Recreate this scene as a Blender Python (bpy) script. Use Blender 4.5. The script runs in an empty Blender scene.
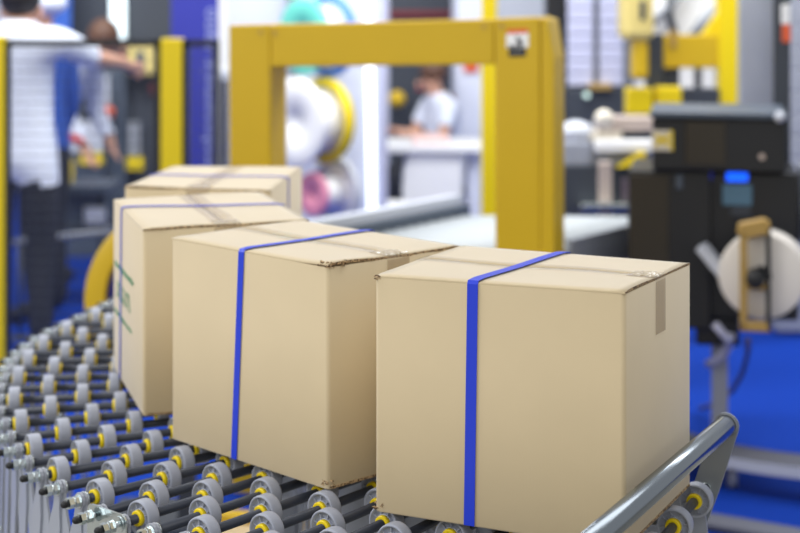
import bpy, bmesh, math, random
from mathutils import Vector, Matrix
random.seed(7)
PI = math.pi
C = bpy.context.scene.collection
F, CYP, EYE = 1618.0, -5.37, 1.5654      # focal length in pixels, horizon row, eye height (m)
Z0 = 0.78                                # height of the wheel tops above the floor

def P(u, v, Y):                          # point at distance Y seen at picture position u, v
    return Vector(((u-400)/F*Y, Y, EYE-(v-CYP)/F*Y))
def onz(u, v, z):
    Y = F*(EYE-z)/(v-CYP)
    return Vector(((u-400)/F*Y, Y, z))

# ------------------------------------------------------------------ materials
def srgb(c):
    return tuple(((x/255)/12.92 if x/255 <= .04045 else ((x/255+.055)/1.055)**2.4) for x in c)
def mat(name, c, rough=.5, metal=0, emit=0, noise=0, nscale=40, bump=0, bscale=200, spec=.5, coat=0, alpha=1, trans=0, lin=False):
    m = bpy.data.materials.new(name); m.use_nodes = True
    nt = m.node_tree; b = nt.nodes['Principled BSDF']
    col = tuple(c) if lin else srgb(c)
    b.inputs['Base Color'].default_value = (*col, 1)
    b.inputs['Roughness'].default_value = rough
    b.inputs['Metallic'].default_value = metal
    b.inputs['Specular IOR Level'].default_value = spec
    b.inputs['Coat Weight'].default_value = coat
    b.inputs['Alpha'].default_value = alpha
    b.inputs['Transmission Weight'].default_value = trans
    if emit:
        b.inputs['Emission Color'].default_value = (*col, 1)
        b.inputs['Emission Strength'].default_value = emit
    tc = nt.nodes.new('ShaderNodeTexCoord')
    if noise:
        n = nt.nodes.new('ShaderNodeTexNoise'); n.inputs['Scale'].default_value = nscale; n.inputs['Detail'].default_value = 4
        nt.links.new(tc.outputs['Object'], n.inputs['Vector'])
        r = nt.nodes.new('ShaderNodeMix'); r.data_type = 'RGBA'
        r.inputs['A'].default_value = (*[x*(1-noise) for x in col], 1)
        r.inputs['B'].default_value = (*[min(1, x*(1+noise)) for x in col], 1)
        nt.links.new(n.outputs['Fac'], r.inputs['Factor']); nt.links.new(r.outputs['Result'], b.inputs['Base Color'])
    if bump:
        n2 = nt.nodes.new('ShaderNodeTexNoise'); n2.inputs['Scale'].default_value = bscale; n2.inputs['Detail'].default_value = 3
        nt.links.new(tc.outputs['Object'], n2.inputs['Vector'])
        bp = nt.nodes.new('ShaderNodeBump'); bp.inputs['Strength'].default_value = bump; bp.inputs['Distance'].default_value = .002
        nt.links.new(n2.outputs['Fac'], bp.inputs['Height']); nt.links.new(bp.outputs['Normal'], b.inputs['Normal'])
    return m
def mat_cardboard():
    m = mat('cardboard', (203, 184, 147), .62, noise=.05, nscale=9, spec=.35)
    nt = m.node_tree; b = nt.nodes['Principled BSDF']
    tc = nt.nodes.new('ShaderNodeTexCoord')
    w = nt.nodes.new('ShaderNodeTexWave'); w.inputs['Scale'].default_value = 60; w.inputs['Distortion'].default_value = 1.5
    n = nt.nodes.new('ShaderNodeTexNoise'); n.inputs['Scale'].default_value = 14; n.inputs['Detail'].default_value = 5
    nt.links.new(tc.outputs['Object'], w.inputs['Vector']); nt.links.new(tc.outputs['Object'], n.inputs['Vector'])
    a = nt.nodes.new('ShaderNodeMath'); a.operation = 'MULTIPLY_ADD'; a.inputs[1].default_value = .06
    nt.links.new(w.outputs['Fac'], a.inputs[0]); nt.links.new(n.outputs['Fac'], a.inputs[2])
    bp = nt.nodes.new('ShaderNodeBump'); bp.inputs['Strength'].default_value = .10; bp.inputs['Distance'].default_value = .004
    nt.links.new(a.outputs[0], bp.inputs['Height']); nt.links.new(bp.outputs['Normal'], b.inputs['Normal'])
    b.inputs['Sheen Weight'].default_value = .5; b.inputs['Sheen Roughness'].default_value = .45
    return m
def mat_tape(nm='clear_tape', fac=.2, spec=.6, rough=.12, col=(196, 178, 150)):
    m = bpy.data.materials.new(nm); m.use_nodes = True; nt = m.node_tree
    out = nt.nodes['Material Output']; pb = nt.nodes['Principled BSDF']
    pb.inputs['Base Color'].default_value = (*srgb(col), 1); pb.inputs['Roughness'].default_value = rough; pb.inputs['Specular IOR Level'].default_value = spec
    pb.inputs['Coat Weight'].default_value = 0; pb.inputs['Coat Roughness'].default_value = .12
    tc = nt.nodes.new('ShaderNodeTexCoord'); n = nt.nodes.new('ShaderNodeTexNoise'); n.inputs['Scale'].default_value = 38; n.inputs['Detail'].default_value = 6
    mp = nt.nodes.new('ShaderNodeMapping'); mp.inputs['Scale'].default_value = (.35, 1.6, 1)
    nt.links.new(tc.outputs['Object'], mp.inputs['Vector']); nt.links.new(mp.outputs['Vector'], n.inputs['Vector'])
    bp = nt.nodes.new('ShaderNodeBump'); bp.inputs['Strength'].default_value = .6; bp.inputs['Distance'].default_value = .006
    nt.links.new(n.outputs['Fac'], bp.inputs['Height']); nt.links.new(bp.outputs['Normal'], pb.inputs['Normal'])
    tr = nt.nodes.new('ShaderNodeBsdfTransparent'); mx = nt.nodes.new('ShaderNodeMixShader'); mx.inputs[0].default_value = fac
    nt.links.new(tr.outputs[0], mx.inputs[1]); nt.links.new(pb.outputs[0], mx.inputs[2]); nt.links.new(mx.outputs[0], out.inputs[0])
    return m
def mat_flute():
    m = mat('corrugated_edge', (120, 92, 62), .8)
    nt = m.node_tree; b = nt.nodes['Principled BSDF']
    tc = nt.nodes.new('ShaderNodeTexCoord'); w = nt.nodes.new('ShaderNodeTexNoise'); w.inputs['Scale'].default_value = 260
    nt.links.new(tc.outputs['Object'], w.inputs['Vector'])
    r = nt.nodes.new('ShaderNodeValToRGB'); r.color_ramp.elements[0].position = .42; r.color_ramp.elements[1].position = .6
    r.color_ramp.elements[0].color = (*srgb((92, 70, 48)), 1); r.color_ramp.elements[1].color = (*srgb((196, 168, 128)), 1)
    nt.links.new(w.outputs['Fac'], r.inputs[0]); nt.links.new(r.outputs[0], b.inputs['Base Color'])
    return m
M = dict(
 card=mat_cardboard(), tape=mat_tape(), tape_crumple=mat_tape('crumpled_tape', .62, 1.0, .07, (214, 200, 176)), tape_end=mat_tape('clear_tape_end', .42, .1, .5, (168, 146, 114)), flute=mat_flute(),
 strap=mat('blue_strap', (38, 66, 214), .38, spec=.5),
 green=mat('green_ink', (104, 158, 118), .7),
 wheel=mat('grey_wheel_plastic', (162, 167, 181), .42, noise=.05, nscale=60),
 hub=mat('yellow_hub_plastic', (244, 214, 0), .4),
 axle=mat('dark_axle', (50, 55, 67), .42, spec=.5),
 link=mat('grey_link', (158, 163, 174), .4, spec=.5),
 zinc=mat('zinc', (205, 214, 216), .22, metal=1, bump=.1, bscale=300),
 chrome=mat('chromed_tube', (146, 154, 162), .2, metal=1),
 rubber=mat('black_rubber', (26, 27, 30), .5),
 bracket=mat('grey_bracket', (146, 152, 158), .4, metal=.3),
 yarch=mat('ochre_yellow_paint', (206, 170, 24), .38, noise=.04, nscale=5),
 yel=mat('bright_yellow_paint', (232, 204, 6), .4),
 pale=mat('pale_yellow_plastic', (228, 208, 130), .4),
 black=mat('black_paint', (27, 28, 31), .4),
 brown=mat('smoked_panel', (52, 46, 36), .3),
 dark=mat('dark_grey_paint', (56, 61, 70), .5),
 slate=mat('slate_paint', (74, 84, 98), .5),
 grey=mat('grey_paint', (140, 144, 152), .45),
 lgrey=mat('light_grey_paint', (196, 200, 210), .45),
 frost=mat('frosted_panel', (158, 162, 174), .35, noise=.12, nscale=9),
 white=mat('white_paint', (243, 243, 243), .45),
 lav=mat('lavender_panel', (220, 224, 238), .5),
 lilac=mat('lilac_panel', (190, 192, 216), .5),
 blue=mat('blue_fabric', (42, 48, 148), .6),
 skyblue=mat('blue_board', (52, 96, 184), .6),
 txt=mat('pale_lettering', (150, 158, 205), .6),
 tan=mat('tan_metal', (186, 170, 160), .4),
 cream=mat('cream_plastic', (220, 212, 196), .5),
 brass=mat('brass_plate', (178, 146, 82), .4, metal=.3),
 paper=mat('white_paper', (222, 216, 208), .7),
 roller=mat('pale_roller', (176, 182, 186), .35),
 red=mat('red_plastic', (200, 52, 56), .45),
 maroon=mat('maroon_panel', (110, 30, 36), .5),
 orange=mat('orange_plastic', (226, 96, 50), .45),
 pink=mat('pink_plastic', (236, 150, 176), .5),
 pinkish=mat('pale_pink_tray', (240, 208, 206), .5),
 teal=mat('teal_plastic', (110, 214, 196), .4),
 azure=mat('azure_plastic', (84, 138, 232), .4),
 skin=mat('skin', (214, 164, 138), .55), hair=mat('dark_hair', (30, 26, 26), .55), bhair=mat('brown_hair', (96, 66, 50), .55),
 shirt=mat('white_shirt', (226, 232, 246), .75, noise=.06, nscale=14),
 blueshirt=mat('blue_shirt', (40, 82, 170), .75), trousers=mat('dark_trousers', (34, 37, 46), .75),
 led=mat('white_light', (244, 250, 255), .4, emit=1.7), led2=mat('soft_white_light', (224, 240, 244), .4, emit=1.6),
 bled=mat('blue_light', (8, 90, 255), .3, emit=1.6), bdim=mat('dim_blue_light', (14, 40, 190), .3, emit=.35),
 screen=mat('lit_screen', (70, 100, 120), .3, emit=.35), lamp=mat('highlight_glow', (190, 215, 205), .3, emit=1.3),  # the last one is a glow imitating a round highlight on a knob
 aisle=mat('aisle_concrete', (150, 146, 138), .7, noise=.08, nscale=6),
 carpet=mat('blue_carpet', (3, 50, 146), .9, noise=.14, nscale=30, bump=.3, bscale=400, spec=.15),
 wallm=mat('hall_wall_paint', (204, 208, 222), .7), board=mat('tan_board', (206, 184, 146), .6, noise=.05, nscale=5),
 strip=mat('grey_strip', (92, 94, 106), .6), hose=mat('brown_hose', (96, 82, 92), .5),
)

# ------------------------------------------------------------------ mesh helpers
def frame(ax):                           # matrix whose x axis is ax
    x = Vector(ax).normalized(); up = Vector((0, 0, 1)) if abs(x.z) < .95 else Vector((0, 1, 0))
    y = up.cross(x).normalized(); z = x.cross(y)
    return Matrix((x, y, z)).transposed()
class MB:
    def __init__(s): s.b = bmesh.new(); s.mats = []
    def _mi(s, m):
        if m not in s.mats: s.mats.append(m)
        return s.mats.index(m)
    def box(s, c, size, rz=0, bev=0, m=None, rot=None, seg=2):
        t = bmesh.new(); bmesh.ops.create_cube(t, size=1)
        bmesh.ops.scale(t, vec=size, verts=t.verts)
        if bev: bmesh.ops.bevel(t, geom=t.edges[:], offset=bev, segments=seg, affect='EDGES', profile=.5)
        R = rot if rot is not None else Matrix.Rotation(rz, 3, 'Z')
        bmesh.ops.rotate(t, matrix=R, verts=t.verts); bmesh.ops.translate(t, vec=Vector(c), verts=t.verts)
        return s.merge(t, m)
    def merge(s, t, m=None):
        i = s._mi(m) if m else 0
        vm = {v: s.b.verts.new(v.co) for v in t.verts}
        for f in t.faces:
            try:
                nf = s.b.faces.new([vm[v] for v in f.verts])
                nf.material_index = i if m else f.material_index; nf.smooth = f.smooth
            except ValueError: pass
        t.free(); return s
    def lathe(s, o, ax, prof, seg=24, m=None, smooth=True, closed=True):   # prof: (along, radius)
        R = frame(ax); o = Vector(o); rings = []; t = bmesh.new()
        for a, r in prof:
            rings.append([t.verts.new(o+R@Vector((a, r*math.cos(2*PI*k/seg), r*math.sin(2*PI*k/seg)))) for k in range(seg)] if r > 1e-6 else [t.verts.new(o+R@Vector((a, 0, 0)))])
        for A, B in zip(rings, rings[1:]):
            for k in range(seg):
                q = [A[k % len(A)], A[(k+1) % len(A)], B[(k+1) % len(B)], B[k % len(B)]]
                u = []
                for v in q:
                    if v not in u: u.append(v)
                if len(u) > 2:
                    f = t.faces.new(u); f.smooth = smooth
        bmesh.ops.recalc_face_normals(t, faces=t.faces)
        return s.merge(t, m)
    def cyl(s, p0, p1, r, seg=16, m=None, r2=None):
        p0, p1 = Vector(p0), Vector(p1); L = (p1-p0).length; r2 = r if r2 is None else r2
        R = frame(p1-p0); t = bmesh.new()
        A = [t.verts.new(p0+R@Vector((0, r*math.cos(2*PI*k/seg), r*math.sin(2*PI*k/seg)))) for k in range(seg)]
        B = [t.verts.new(p0+R@Vector((L, r2*math.cos(2*PI*k/seg), r2*math.sin(2*PI*k/seg)))) for k in range(seg)]
        for k in range(seg):
            f = t.faces.new([A[k], A[(k+1) % seg], B[(k+1) % seg], B[k]]); f.smooth = seg > 7
        t.faces.new(A[::-1]); t.faces.new(B)
        bmesh.ops.recalc_face_normals(t, faces=t.faces)
        return s.merge(t, m)
    def tube(s, pts, r, seg=10, m=None):
        pts = [Vector(p) for p in pts]; t = bmesh.new(); rings = []
        for i, p in enumerate(pts):
            d = (pts[min(i+1, len(pts)-1)]-pts[max(i-1, 0)]); R = frame(d)
            rings.append([t.verts.new(p+R@Vector((0, r*math.cos(2*PI*k/seg), r*math.sin(2*PI*k/seg)))) for k in range(seg)])
        for A, B in zip(rings, rings[1:]):
            for k in range(seg):
                f = t.faces.new([A[k], A[(k+1) % seg], B[(k+1) % seg], B[k]]); f.smooth = True
        t.faces.new(rings[0][::-1]); t.faces.new(rings[-1])
        bmesh.ops.recalc_face_normals(t, faces=t.faces)
        return s.merge(t, m)
    def sphere(s, c, r, m=None, sc=(1, 1, 1), seg=20):
        t = bmesh.new(); bmesh.ops.create_uvsphere(t, u_segments=seg, v_segments=seg//2+2, radius=r)
        bmesh.ops.scale(t, vec=sc, verts=t.verts); bmesh.ops.translate(t, vec=Vector(c), verts=t.verts)
        for f in t.faces: f.smooth = True
        return s.merge(t, m)
    def prism(s, pts, ext, m=None, bev=0):       # closed 3-D outline extruded by vector ext
        t = bmesh.new(); a = [t.verts.new(Vector(p)) for p in pts]; e = Vector(ext)
        b = [t.verts.new(Vector(p)+e) for p in pts]; n = len(a)
        t.faces.new(a); t.faces.new(b[::-1])
        for k in range(n): t.faces.new([a[k], b[k], b[(k+1) % n], a[(k+1) % n]])
        bmesh.ops.recalc_face_normals(t, faces=t.faces)
        if bev: bmesh.ops.bevel(t, geom=t.edges[:], offset=bev, segments=2, affect='EDGES', profile=.5)
        return s.merge(t, m)
    def build(s, name, m, parent=None, kind=None):
        me = bpy.data.meshes.new(name)
        mats = s.mats or [m]
        s.b.to_mesh(me); s.b.free()
        for x in mats: me.materials.append(M[x])
        o = bpy.data.objects.new(name, me); C.objects.link(o)
        if parent: attach(o, parent)
        if kind: o['kind'] = kind
        return o
ORIG = {}
def wmat(o):
    m = Matrix.LocRotScale(o.location, o.rotation_euler, None)
    return (wmat(o.parent) @ m) if o.parent else m
def attach(o, p):                        # meshes are written in world coordinates: bring them into the parent's frame
    o.data.transform(wmat(p).inverted()); o.parent = p
def thing(name, label, cat, loc=(0, 0, 0), rz=0, group=None):
    o = bpy.data.objects.new(name, None); C.objects.link(o); o.empty_display_size = .1
    o.location = loc; o.rotation_euler = (0, 0, rz); o['label'] = label; o['category'] = cat
    if group: o['group'] = group
    return o
def tag(o, label, cat, group=None):
    o['label'] = label; o['category'] = cat
    if group: o['group'] = group
    return o
def struct(o): o['kind'] = 'structure'; return o
def slab(mb, u0, u1, v0, v1, Y, depth, m=None, bev=.004):   # an upright box whose front face fills the given picture window at distance Y
    a, b = P(u0, v0, Y), P(u1, v1, Y)
    mb.box(((a.x+b.x)/2, Y+depth/2, (a.z+b.z)/2), (abs(b.x-a.x), depth, abs(a.z-b.z)), bev=bev, m=m)
    return mb
def post(mb, u0, u1, ztop, Y, depth, zbot=0, m=None, bev=.004):
    x0, x1 = (u0-400)/F*Y, (u1-400)/F*Y
    mb.box(((x0+x1)/2, Y+depth/2, (ztop+zbot)/2), (x1-x0, depth, ztop-zbot), bev=bev, m=m)
    return mb

# ------------------------------------------------------------------ the setting
struct(MB().box((0, 9.15, -.05), (22, 9.9, .1)).build('floor', 'carpet'))
struct(MB().box((0, .1, -.05), (22, 8.2, .1)).build('floor_aisle', 'aisle'))
struct(MB().box((0, 13.1, 2), (22, .2, 4)).build('wall_back', 'wallm'))

# ------------------------------------------------------------------ the skate-wheel conveyor
tips = {0: (-.450, 2.467, 49), 1: (-.493, 2.516, 47.5), 2: (-.538, 2.581, 44.7), 3: (-.588, 2.648, 39.5), 4: (-.636, 2.719, 34),
 5: (-.678, 2.795, 29), 6: (-.714, 2.873, 25.5), 7: (-.748, 2.958, 22), 8: (-.780, 3.050, 18.5), 9: (-.812, 3.143, 14),
 10: (-.836, 3.236, 10.4), 11: (-.856, 3.332, 7.5), 12: (-.870, 3.424, 5), 13: (-.880, 3.508, 4.2), 14: (-.886, 3.586, 4.2),
 15: (-.888, 3.660, 4.8), 16: (-.886, 3.736, 5), 17: (-.880, 3.814, 5.5), 18: (-.866, 3.896, 6), 19: (-.848, 3.980, 6.5),
 20: (-.828, 4.065, 7), 21: (-.810, 4.150, 8), 22: (-.792, 4.235, 9), 23: (-.774, 4.320, 10), 24: (-.756, 4.405, 11)}
A0, A1 = Vector((-.450, 2.467)), Vector((.227, 2.050))
for k in range(1, 13):
    t = k/12; p = A0.lerp(A1, t)+Vector((-.52, -.86))*.024*4*t*(1-t)
    tips[-k] = (p.x, p.y, 49+17*t**1.2)
idx = sorted(tips)
AX = {}
for i in idx:
    x, y, a = tips[i]; AX[i] = (Vector((x, y-.006, Z0-.0272)), Vector((math.cos(math.radians(a)), math.sin(math.radians(a)), 0)))
WID = .680
conv = thing('skate_wheel_conveyor', 'grey curved roller conveyor of skate wheels with yellow hubs carrying the cartons', 'conveyor', (-.3, 2.9, 0))

def wheel_bm(mb):
    R = .027
    mb.lathe((0, 0, 0), (1, 0, 0), [(.0045, .0115), (.0045, .0224), (.0106, .0230), (.0114, .0250), (.0104, .0265), (.007, R), (-.007, R), (-.0104, .0265), (-.0114, .0250), (-.0106, .0230), (-.0045, .0224), (-.0045, .0115)], 32, 'wheel')
    mb.lathe((0, 0, 0), (1, 0, 0), [(-.008, .0062), (-.008, .0138), (-.0075, .0142), (.0075, .0142), (.008, .0138), (.008, .0062)], 24, 'wheel')
    for k in range(8):
        a = 2*PI*k/8+.2
        mb.box((0, math.cos(a)*.0184, math.sin(a)*.0184), (.0175, .0082, .0014), rot=Matrix.Rotation(a, 3, 'X'), m='wheel')
def hub_bm(mb):
    mb.lathe((0, 0, 0), (1, 0, 0), [(.0146, .0072), (.0150, .0105), (.0142, .0122), (.0075, .0128), (.0075, .0062), (-.0075, .0062), (-.0075, .0128), (-.0142, .0122), (-.0150, .0105), (-.0146, .0072)], 24, 'hub')
w0 = MB(); wheel_bm(w0); w0 = w0.build('skate_wheel', 'wheel'); h0 = MB(); hub_bm(h0); h0 = h0.build('hub', 'hub')
WME, HME = w0.data, h0.data
bpy.data.objects.remove(w0); bpy.data.objects.remove(h0)

# cartons first as plain numbers: (corner FR x, y, heading, length, depth, height), x and y on the plane of the wheel tops
BOX = dict(A=(.3181, 2.2841, -.4501, .3959, .338, .36), B=(-.1134, 2.561, -.7981, .4171, .3072, .357), C=(-.4781, 3.0098, -1.266, .4208, .3188, .3548))
xd, yd, td, wd, dd, hd = (-.2823, 3.541, -.0937, .3274, .4487, .3604)
uD, vD = Vector((math.cos(td), math.sin(td))), Vector((-math.sin(td), math.cos(td)))
cD = Vector((xd, yd))-uD*wd
BOX['D'] = (cD.x, cD.y, td-PI/2, dd, wd, hd)
def hides(p):                            # does a carton stand between the eye and this point?
    e = Vector((0, 0, EYE)); d = p-e
    for (x, y, t, w, dp, h) in BOX.values():
        u = Vector((math.cos(t), math.sin(t), 0)); v = Vector((-math.sin(t), math.cos(t), 0)); o = Vector((x, y, Z0))
        for k in range(40, 100):
            q = e+d*(k/100)-o
            if -w < q.dot(u) < 0 and 0 < q.dot(v) < dp and 0 < q.z < h: return True
    return False
spots = []
for i in idx:
    o, d = AX[i]; off = .077-.012*min(1, max(0, i/5))+(.0 if i % 2 == 0 else .067)
    while off < WID-.045:
        c = o+d*off; u = 400+F*c.x/c.y; v = CYP+F*(EYE-c.z)/c.y
        sc = (1/c.y)*(.02 if hides(c+Vector((0, 0, .02))) or not (-15 < u < 815 and v < 548) else 1)
        spots.append((sc, i, off)); off += .134
spots.sort(reverse=True)
rest = bmesh.new()
for n, (sc, i, off) in enumerate(spots):
    o, d = AX[i]; ang = math.atan2(d.y, d.x); c = o+d*off
    rx = random.random()*PI
    if n < 100:
        w = bpy.data.objects.new('skate_wheel', WME); C.objects.link(w); w.parent = conv
        w.location = c-conv.location; w.rotation_euler = (rx, 0, ang)
        h = bpy.data.objects.new('hub', HME); C.objects.link(h); h.parent = w
        if n == 0: h['label'] = 'yellow hub'
    else:
        for me, k in ((WME, 0), (HME, 1)):
            t = bmesh.new(); t.from_mesh(me); t.transform(Matrix.LocRotScale(c, Matrix.Rotation(ang, 3, 'Z').to_euler(), None))
            for f in t.faces: f.material_index = k
            tm = bpy.data.meshes.new('tmp'); t.to_mesh(tm); t.free(); rest.from_mesh(tm); bpy.data.meshes.remove(tm)
me = bpy.data.meshes.new('skate_wheel'); rest.to_mesh(me); rest.free(); me.materials.append(M['wheel']); me.materials.append(M['hub'])
o = bpy.data.objects.new('skate_wheel', me); C.objects.link(o); attach(o, conv); o['kind'] = 'stuff'

def link_pts(a, b, nrm):                 # paddle shaped bar between two pivots
    a, b = Vector(a), Vector(b); L = (b-a).length; s = (b-a).normalized(); t = s.cross(nrm).normalized()
    half = [(.022, .0098), (.034, .0108), (.064, .0180), (.12, .0190), (L/2, .0175)]
    out = []
    for k in range(9):
        q = -PI*.72+2*PI*.72*k/8; out.append((-math.cos(q)*.0132, math.sin(q)*.0132))
    right = half+[(L-x, w) for x, w in half[-2::-1]]
    pts = [a+s*x+t*w for x, w in out]
    pts += [a+s*x+t*w for x, w in right]
    for k in range(9):
        q = PI*.72-2*PI*.72*k/8; pts.append(b+s*(math.cos(q)*.0132)+t*(math.sin(q)*.0132))
    pts += [a+s*x-t*w for x, w in reversed(right)]
    return pts
DROP = Vector((0, 0, -.42))
inner = MB()
for n, i in enumerate(idx):
    o, d = AX[i]
    MB().cyl(o+d*.03, o+d*(WID-.01), .0075, 16).build('axle', 'axle', conv)
    oax = o
    if i in (0, 1): o = o-d*.016
    e = MB()
    if i in (0, 1): e.cyl(o+d*.03, o+d*.062, .0044, 10, 'zinc')
    e.cyl(o+d*.006, o+d*.05, .0038, 10, 'zinc'); e.cyl(o+d*.010, o+d*.0190, .0096, 6, 'zinc'); e.cyl(o+d*.0195, o+d*.0225, .0085, 16, 'zinc'); e.cyl(o+d*.0225, o+d*.0300, .0092, 6, 'zinc')
    e.cyl(o+d*.0430, o+d*.0450, .0120, 20, 'zinc'); e.cyl(o+d*.0302, o+d*.0315, .0110, 20, 'zinc')
    e = e.build('end_bolt', 'zinc', conv)
    MB().lathe(o, d, [(-.0015, 0), (-.001, .0032), (.001, .0052), (.004, .0060), (.010, .0060), (.010, 0)], 14).build('rubber_cap', 'rubber', e)
    o = oax
    for j, off in ((i+1, .0318), (i-1, .0372)):
        if j not in AX: continue
        oj = AX[j][0]; dj = AX[j][1]
        MB().prism(link_pts(o+d*off, oj+dj*off+DROP, d), d*.0045).build('scissor_link', 'link', conv)
        pm = (o+d*off+oj+dj*off+DROP)/2
        if off < .035: MB().cyl(pm-d*.012, pm+d*.012, .005, 10).build('pivot_bolt', 'zinc', conv)
        inner.prism(link_pts(o+d*(WID-off), oj+dj*(WID-off)+DROP, d), d*.0045)
inner.build('scissor_link', 'link', conv, 'stuff')
# the galvanised plate that carries the leg, behind the end bolts
q0 = AX[1][0]+AX[1][1]*.0255; q1 = AX[-1][0]+AX[-1][1]*.0255
s = (q1-q0).normalized(); up = Vector((0, 0, 1)); a0 = q0-s*.018; a1 = q0+s*((q1-q0).length*.62)
def rr(p, q, zt, zb, r=.012):
    dd_ = (q-p).normalized(); pts = []
    L = (q-p).length
    for (cx, cz, st) in ((L-r, zt-r, 0), (r, zt-r, 1), (r, zb+r, 2), (L-r, zb+r, 3)):
        for k in range(5):
            an = PI/2*st+PI/2*k/4; pts.append(p+dd_*(cx+r*math.cos(an))+up*(cz+r*math.sin(an)))
    return pts
MB().prism(rr(a0, a1, .016, -.16), s.cross(up)*.003).build('mounting_plate', 'zinc', conv)
# legs under the wheels
for i in (3, 11, 16, -11):
    o, d = AX[i]
    for q in (.06, WID-.06):
        p = o+d*q; b = Vector((p.x, p.y, 0))
        lg = MB().box(b+Vector((0, 0, .29)), (.034, .034, .42), rz=math.atan2(d.y, d.x)).build('leg', 'link', conv)
        MB().cyl(b+Vector((-.012, 0, .04)), b+Vector((.012, 0, .04)), .04, 20, 'rubber').box(b+Vector((0, 0, .075)), (.04, .05, .012), m='zinc').build('caster', 'rubber', lg)
    if i != 16: MB().box(o+d*(WID/2)+Vector((0, 0, -.46)), (WID-.08, .03, .03), rz=math.atan2(d.y, d.x)).build('cross_beam', 'link', conv)
# end handle: chromed stop tube on two brackets
zt = Z0+.085
t0, t1 = onz(602, 533, zt), onz(726, 425.5, zt); td_ = (t1-t0).normalized(); t0 = t1-td_*.69
tb = MB(); L = (t1-t0).length
tb.lathe(t0, td_, [(0, 0), (0, .0155), (.001, .0172), (L-.004, .0172), (L-.001, .0168), (L, .0150), (L-.002, .0148), (L-.002, 0)], 36)
tb = tb.build('stop_tube', 'chrome', conv)
MB().lathe(t1, td_, [(-.001, .0180), (.003, .0180), (.0035, .0165), (.001, .016), (.001, 0)], 30).build('end_ring', 'lgrey', tb)
ol, dl = AX[-12]
for end, q in ((t1+td_*.004, ol+dl*(WID+.004)), (t0-td_*.006, ol+dl*.02)):
    low = q+(q-end)*1.15; sd = td_.cross(low-end).normalized()
    pts = []
    for k in range(9): an = PI*k/8; pts.append(end+sd*math.cos(an)*.0205-(low-end).normalized()*math.sin(an)*.0205)
    pts += [q-sd*.021, low-sd*.016, low+sd*.016, q+sd*.021]
    MB().prism(pts, td_*.004).build('end_bracket', 'bracket', conv)
    MB().cyl(q-dl*.008, q+dl*.008, .009, 16).build('end_bolt', 'zinc', conv)

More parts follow.
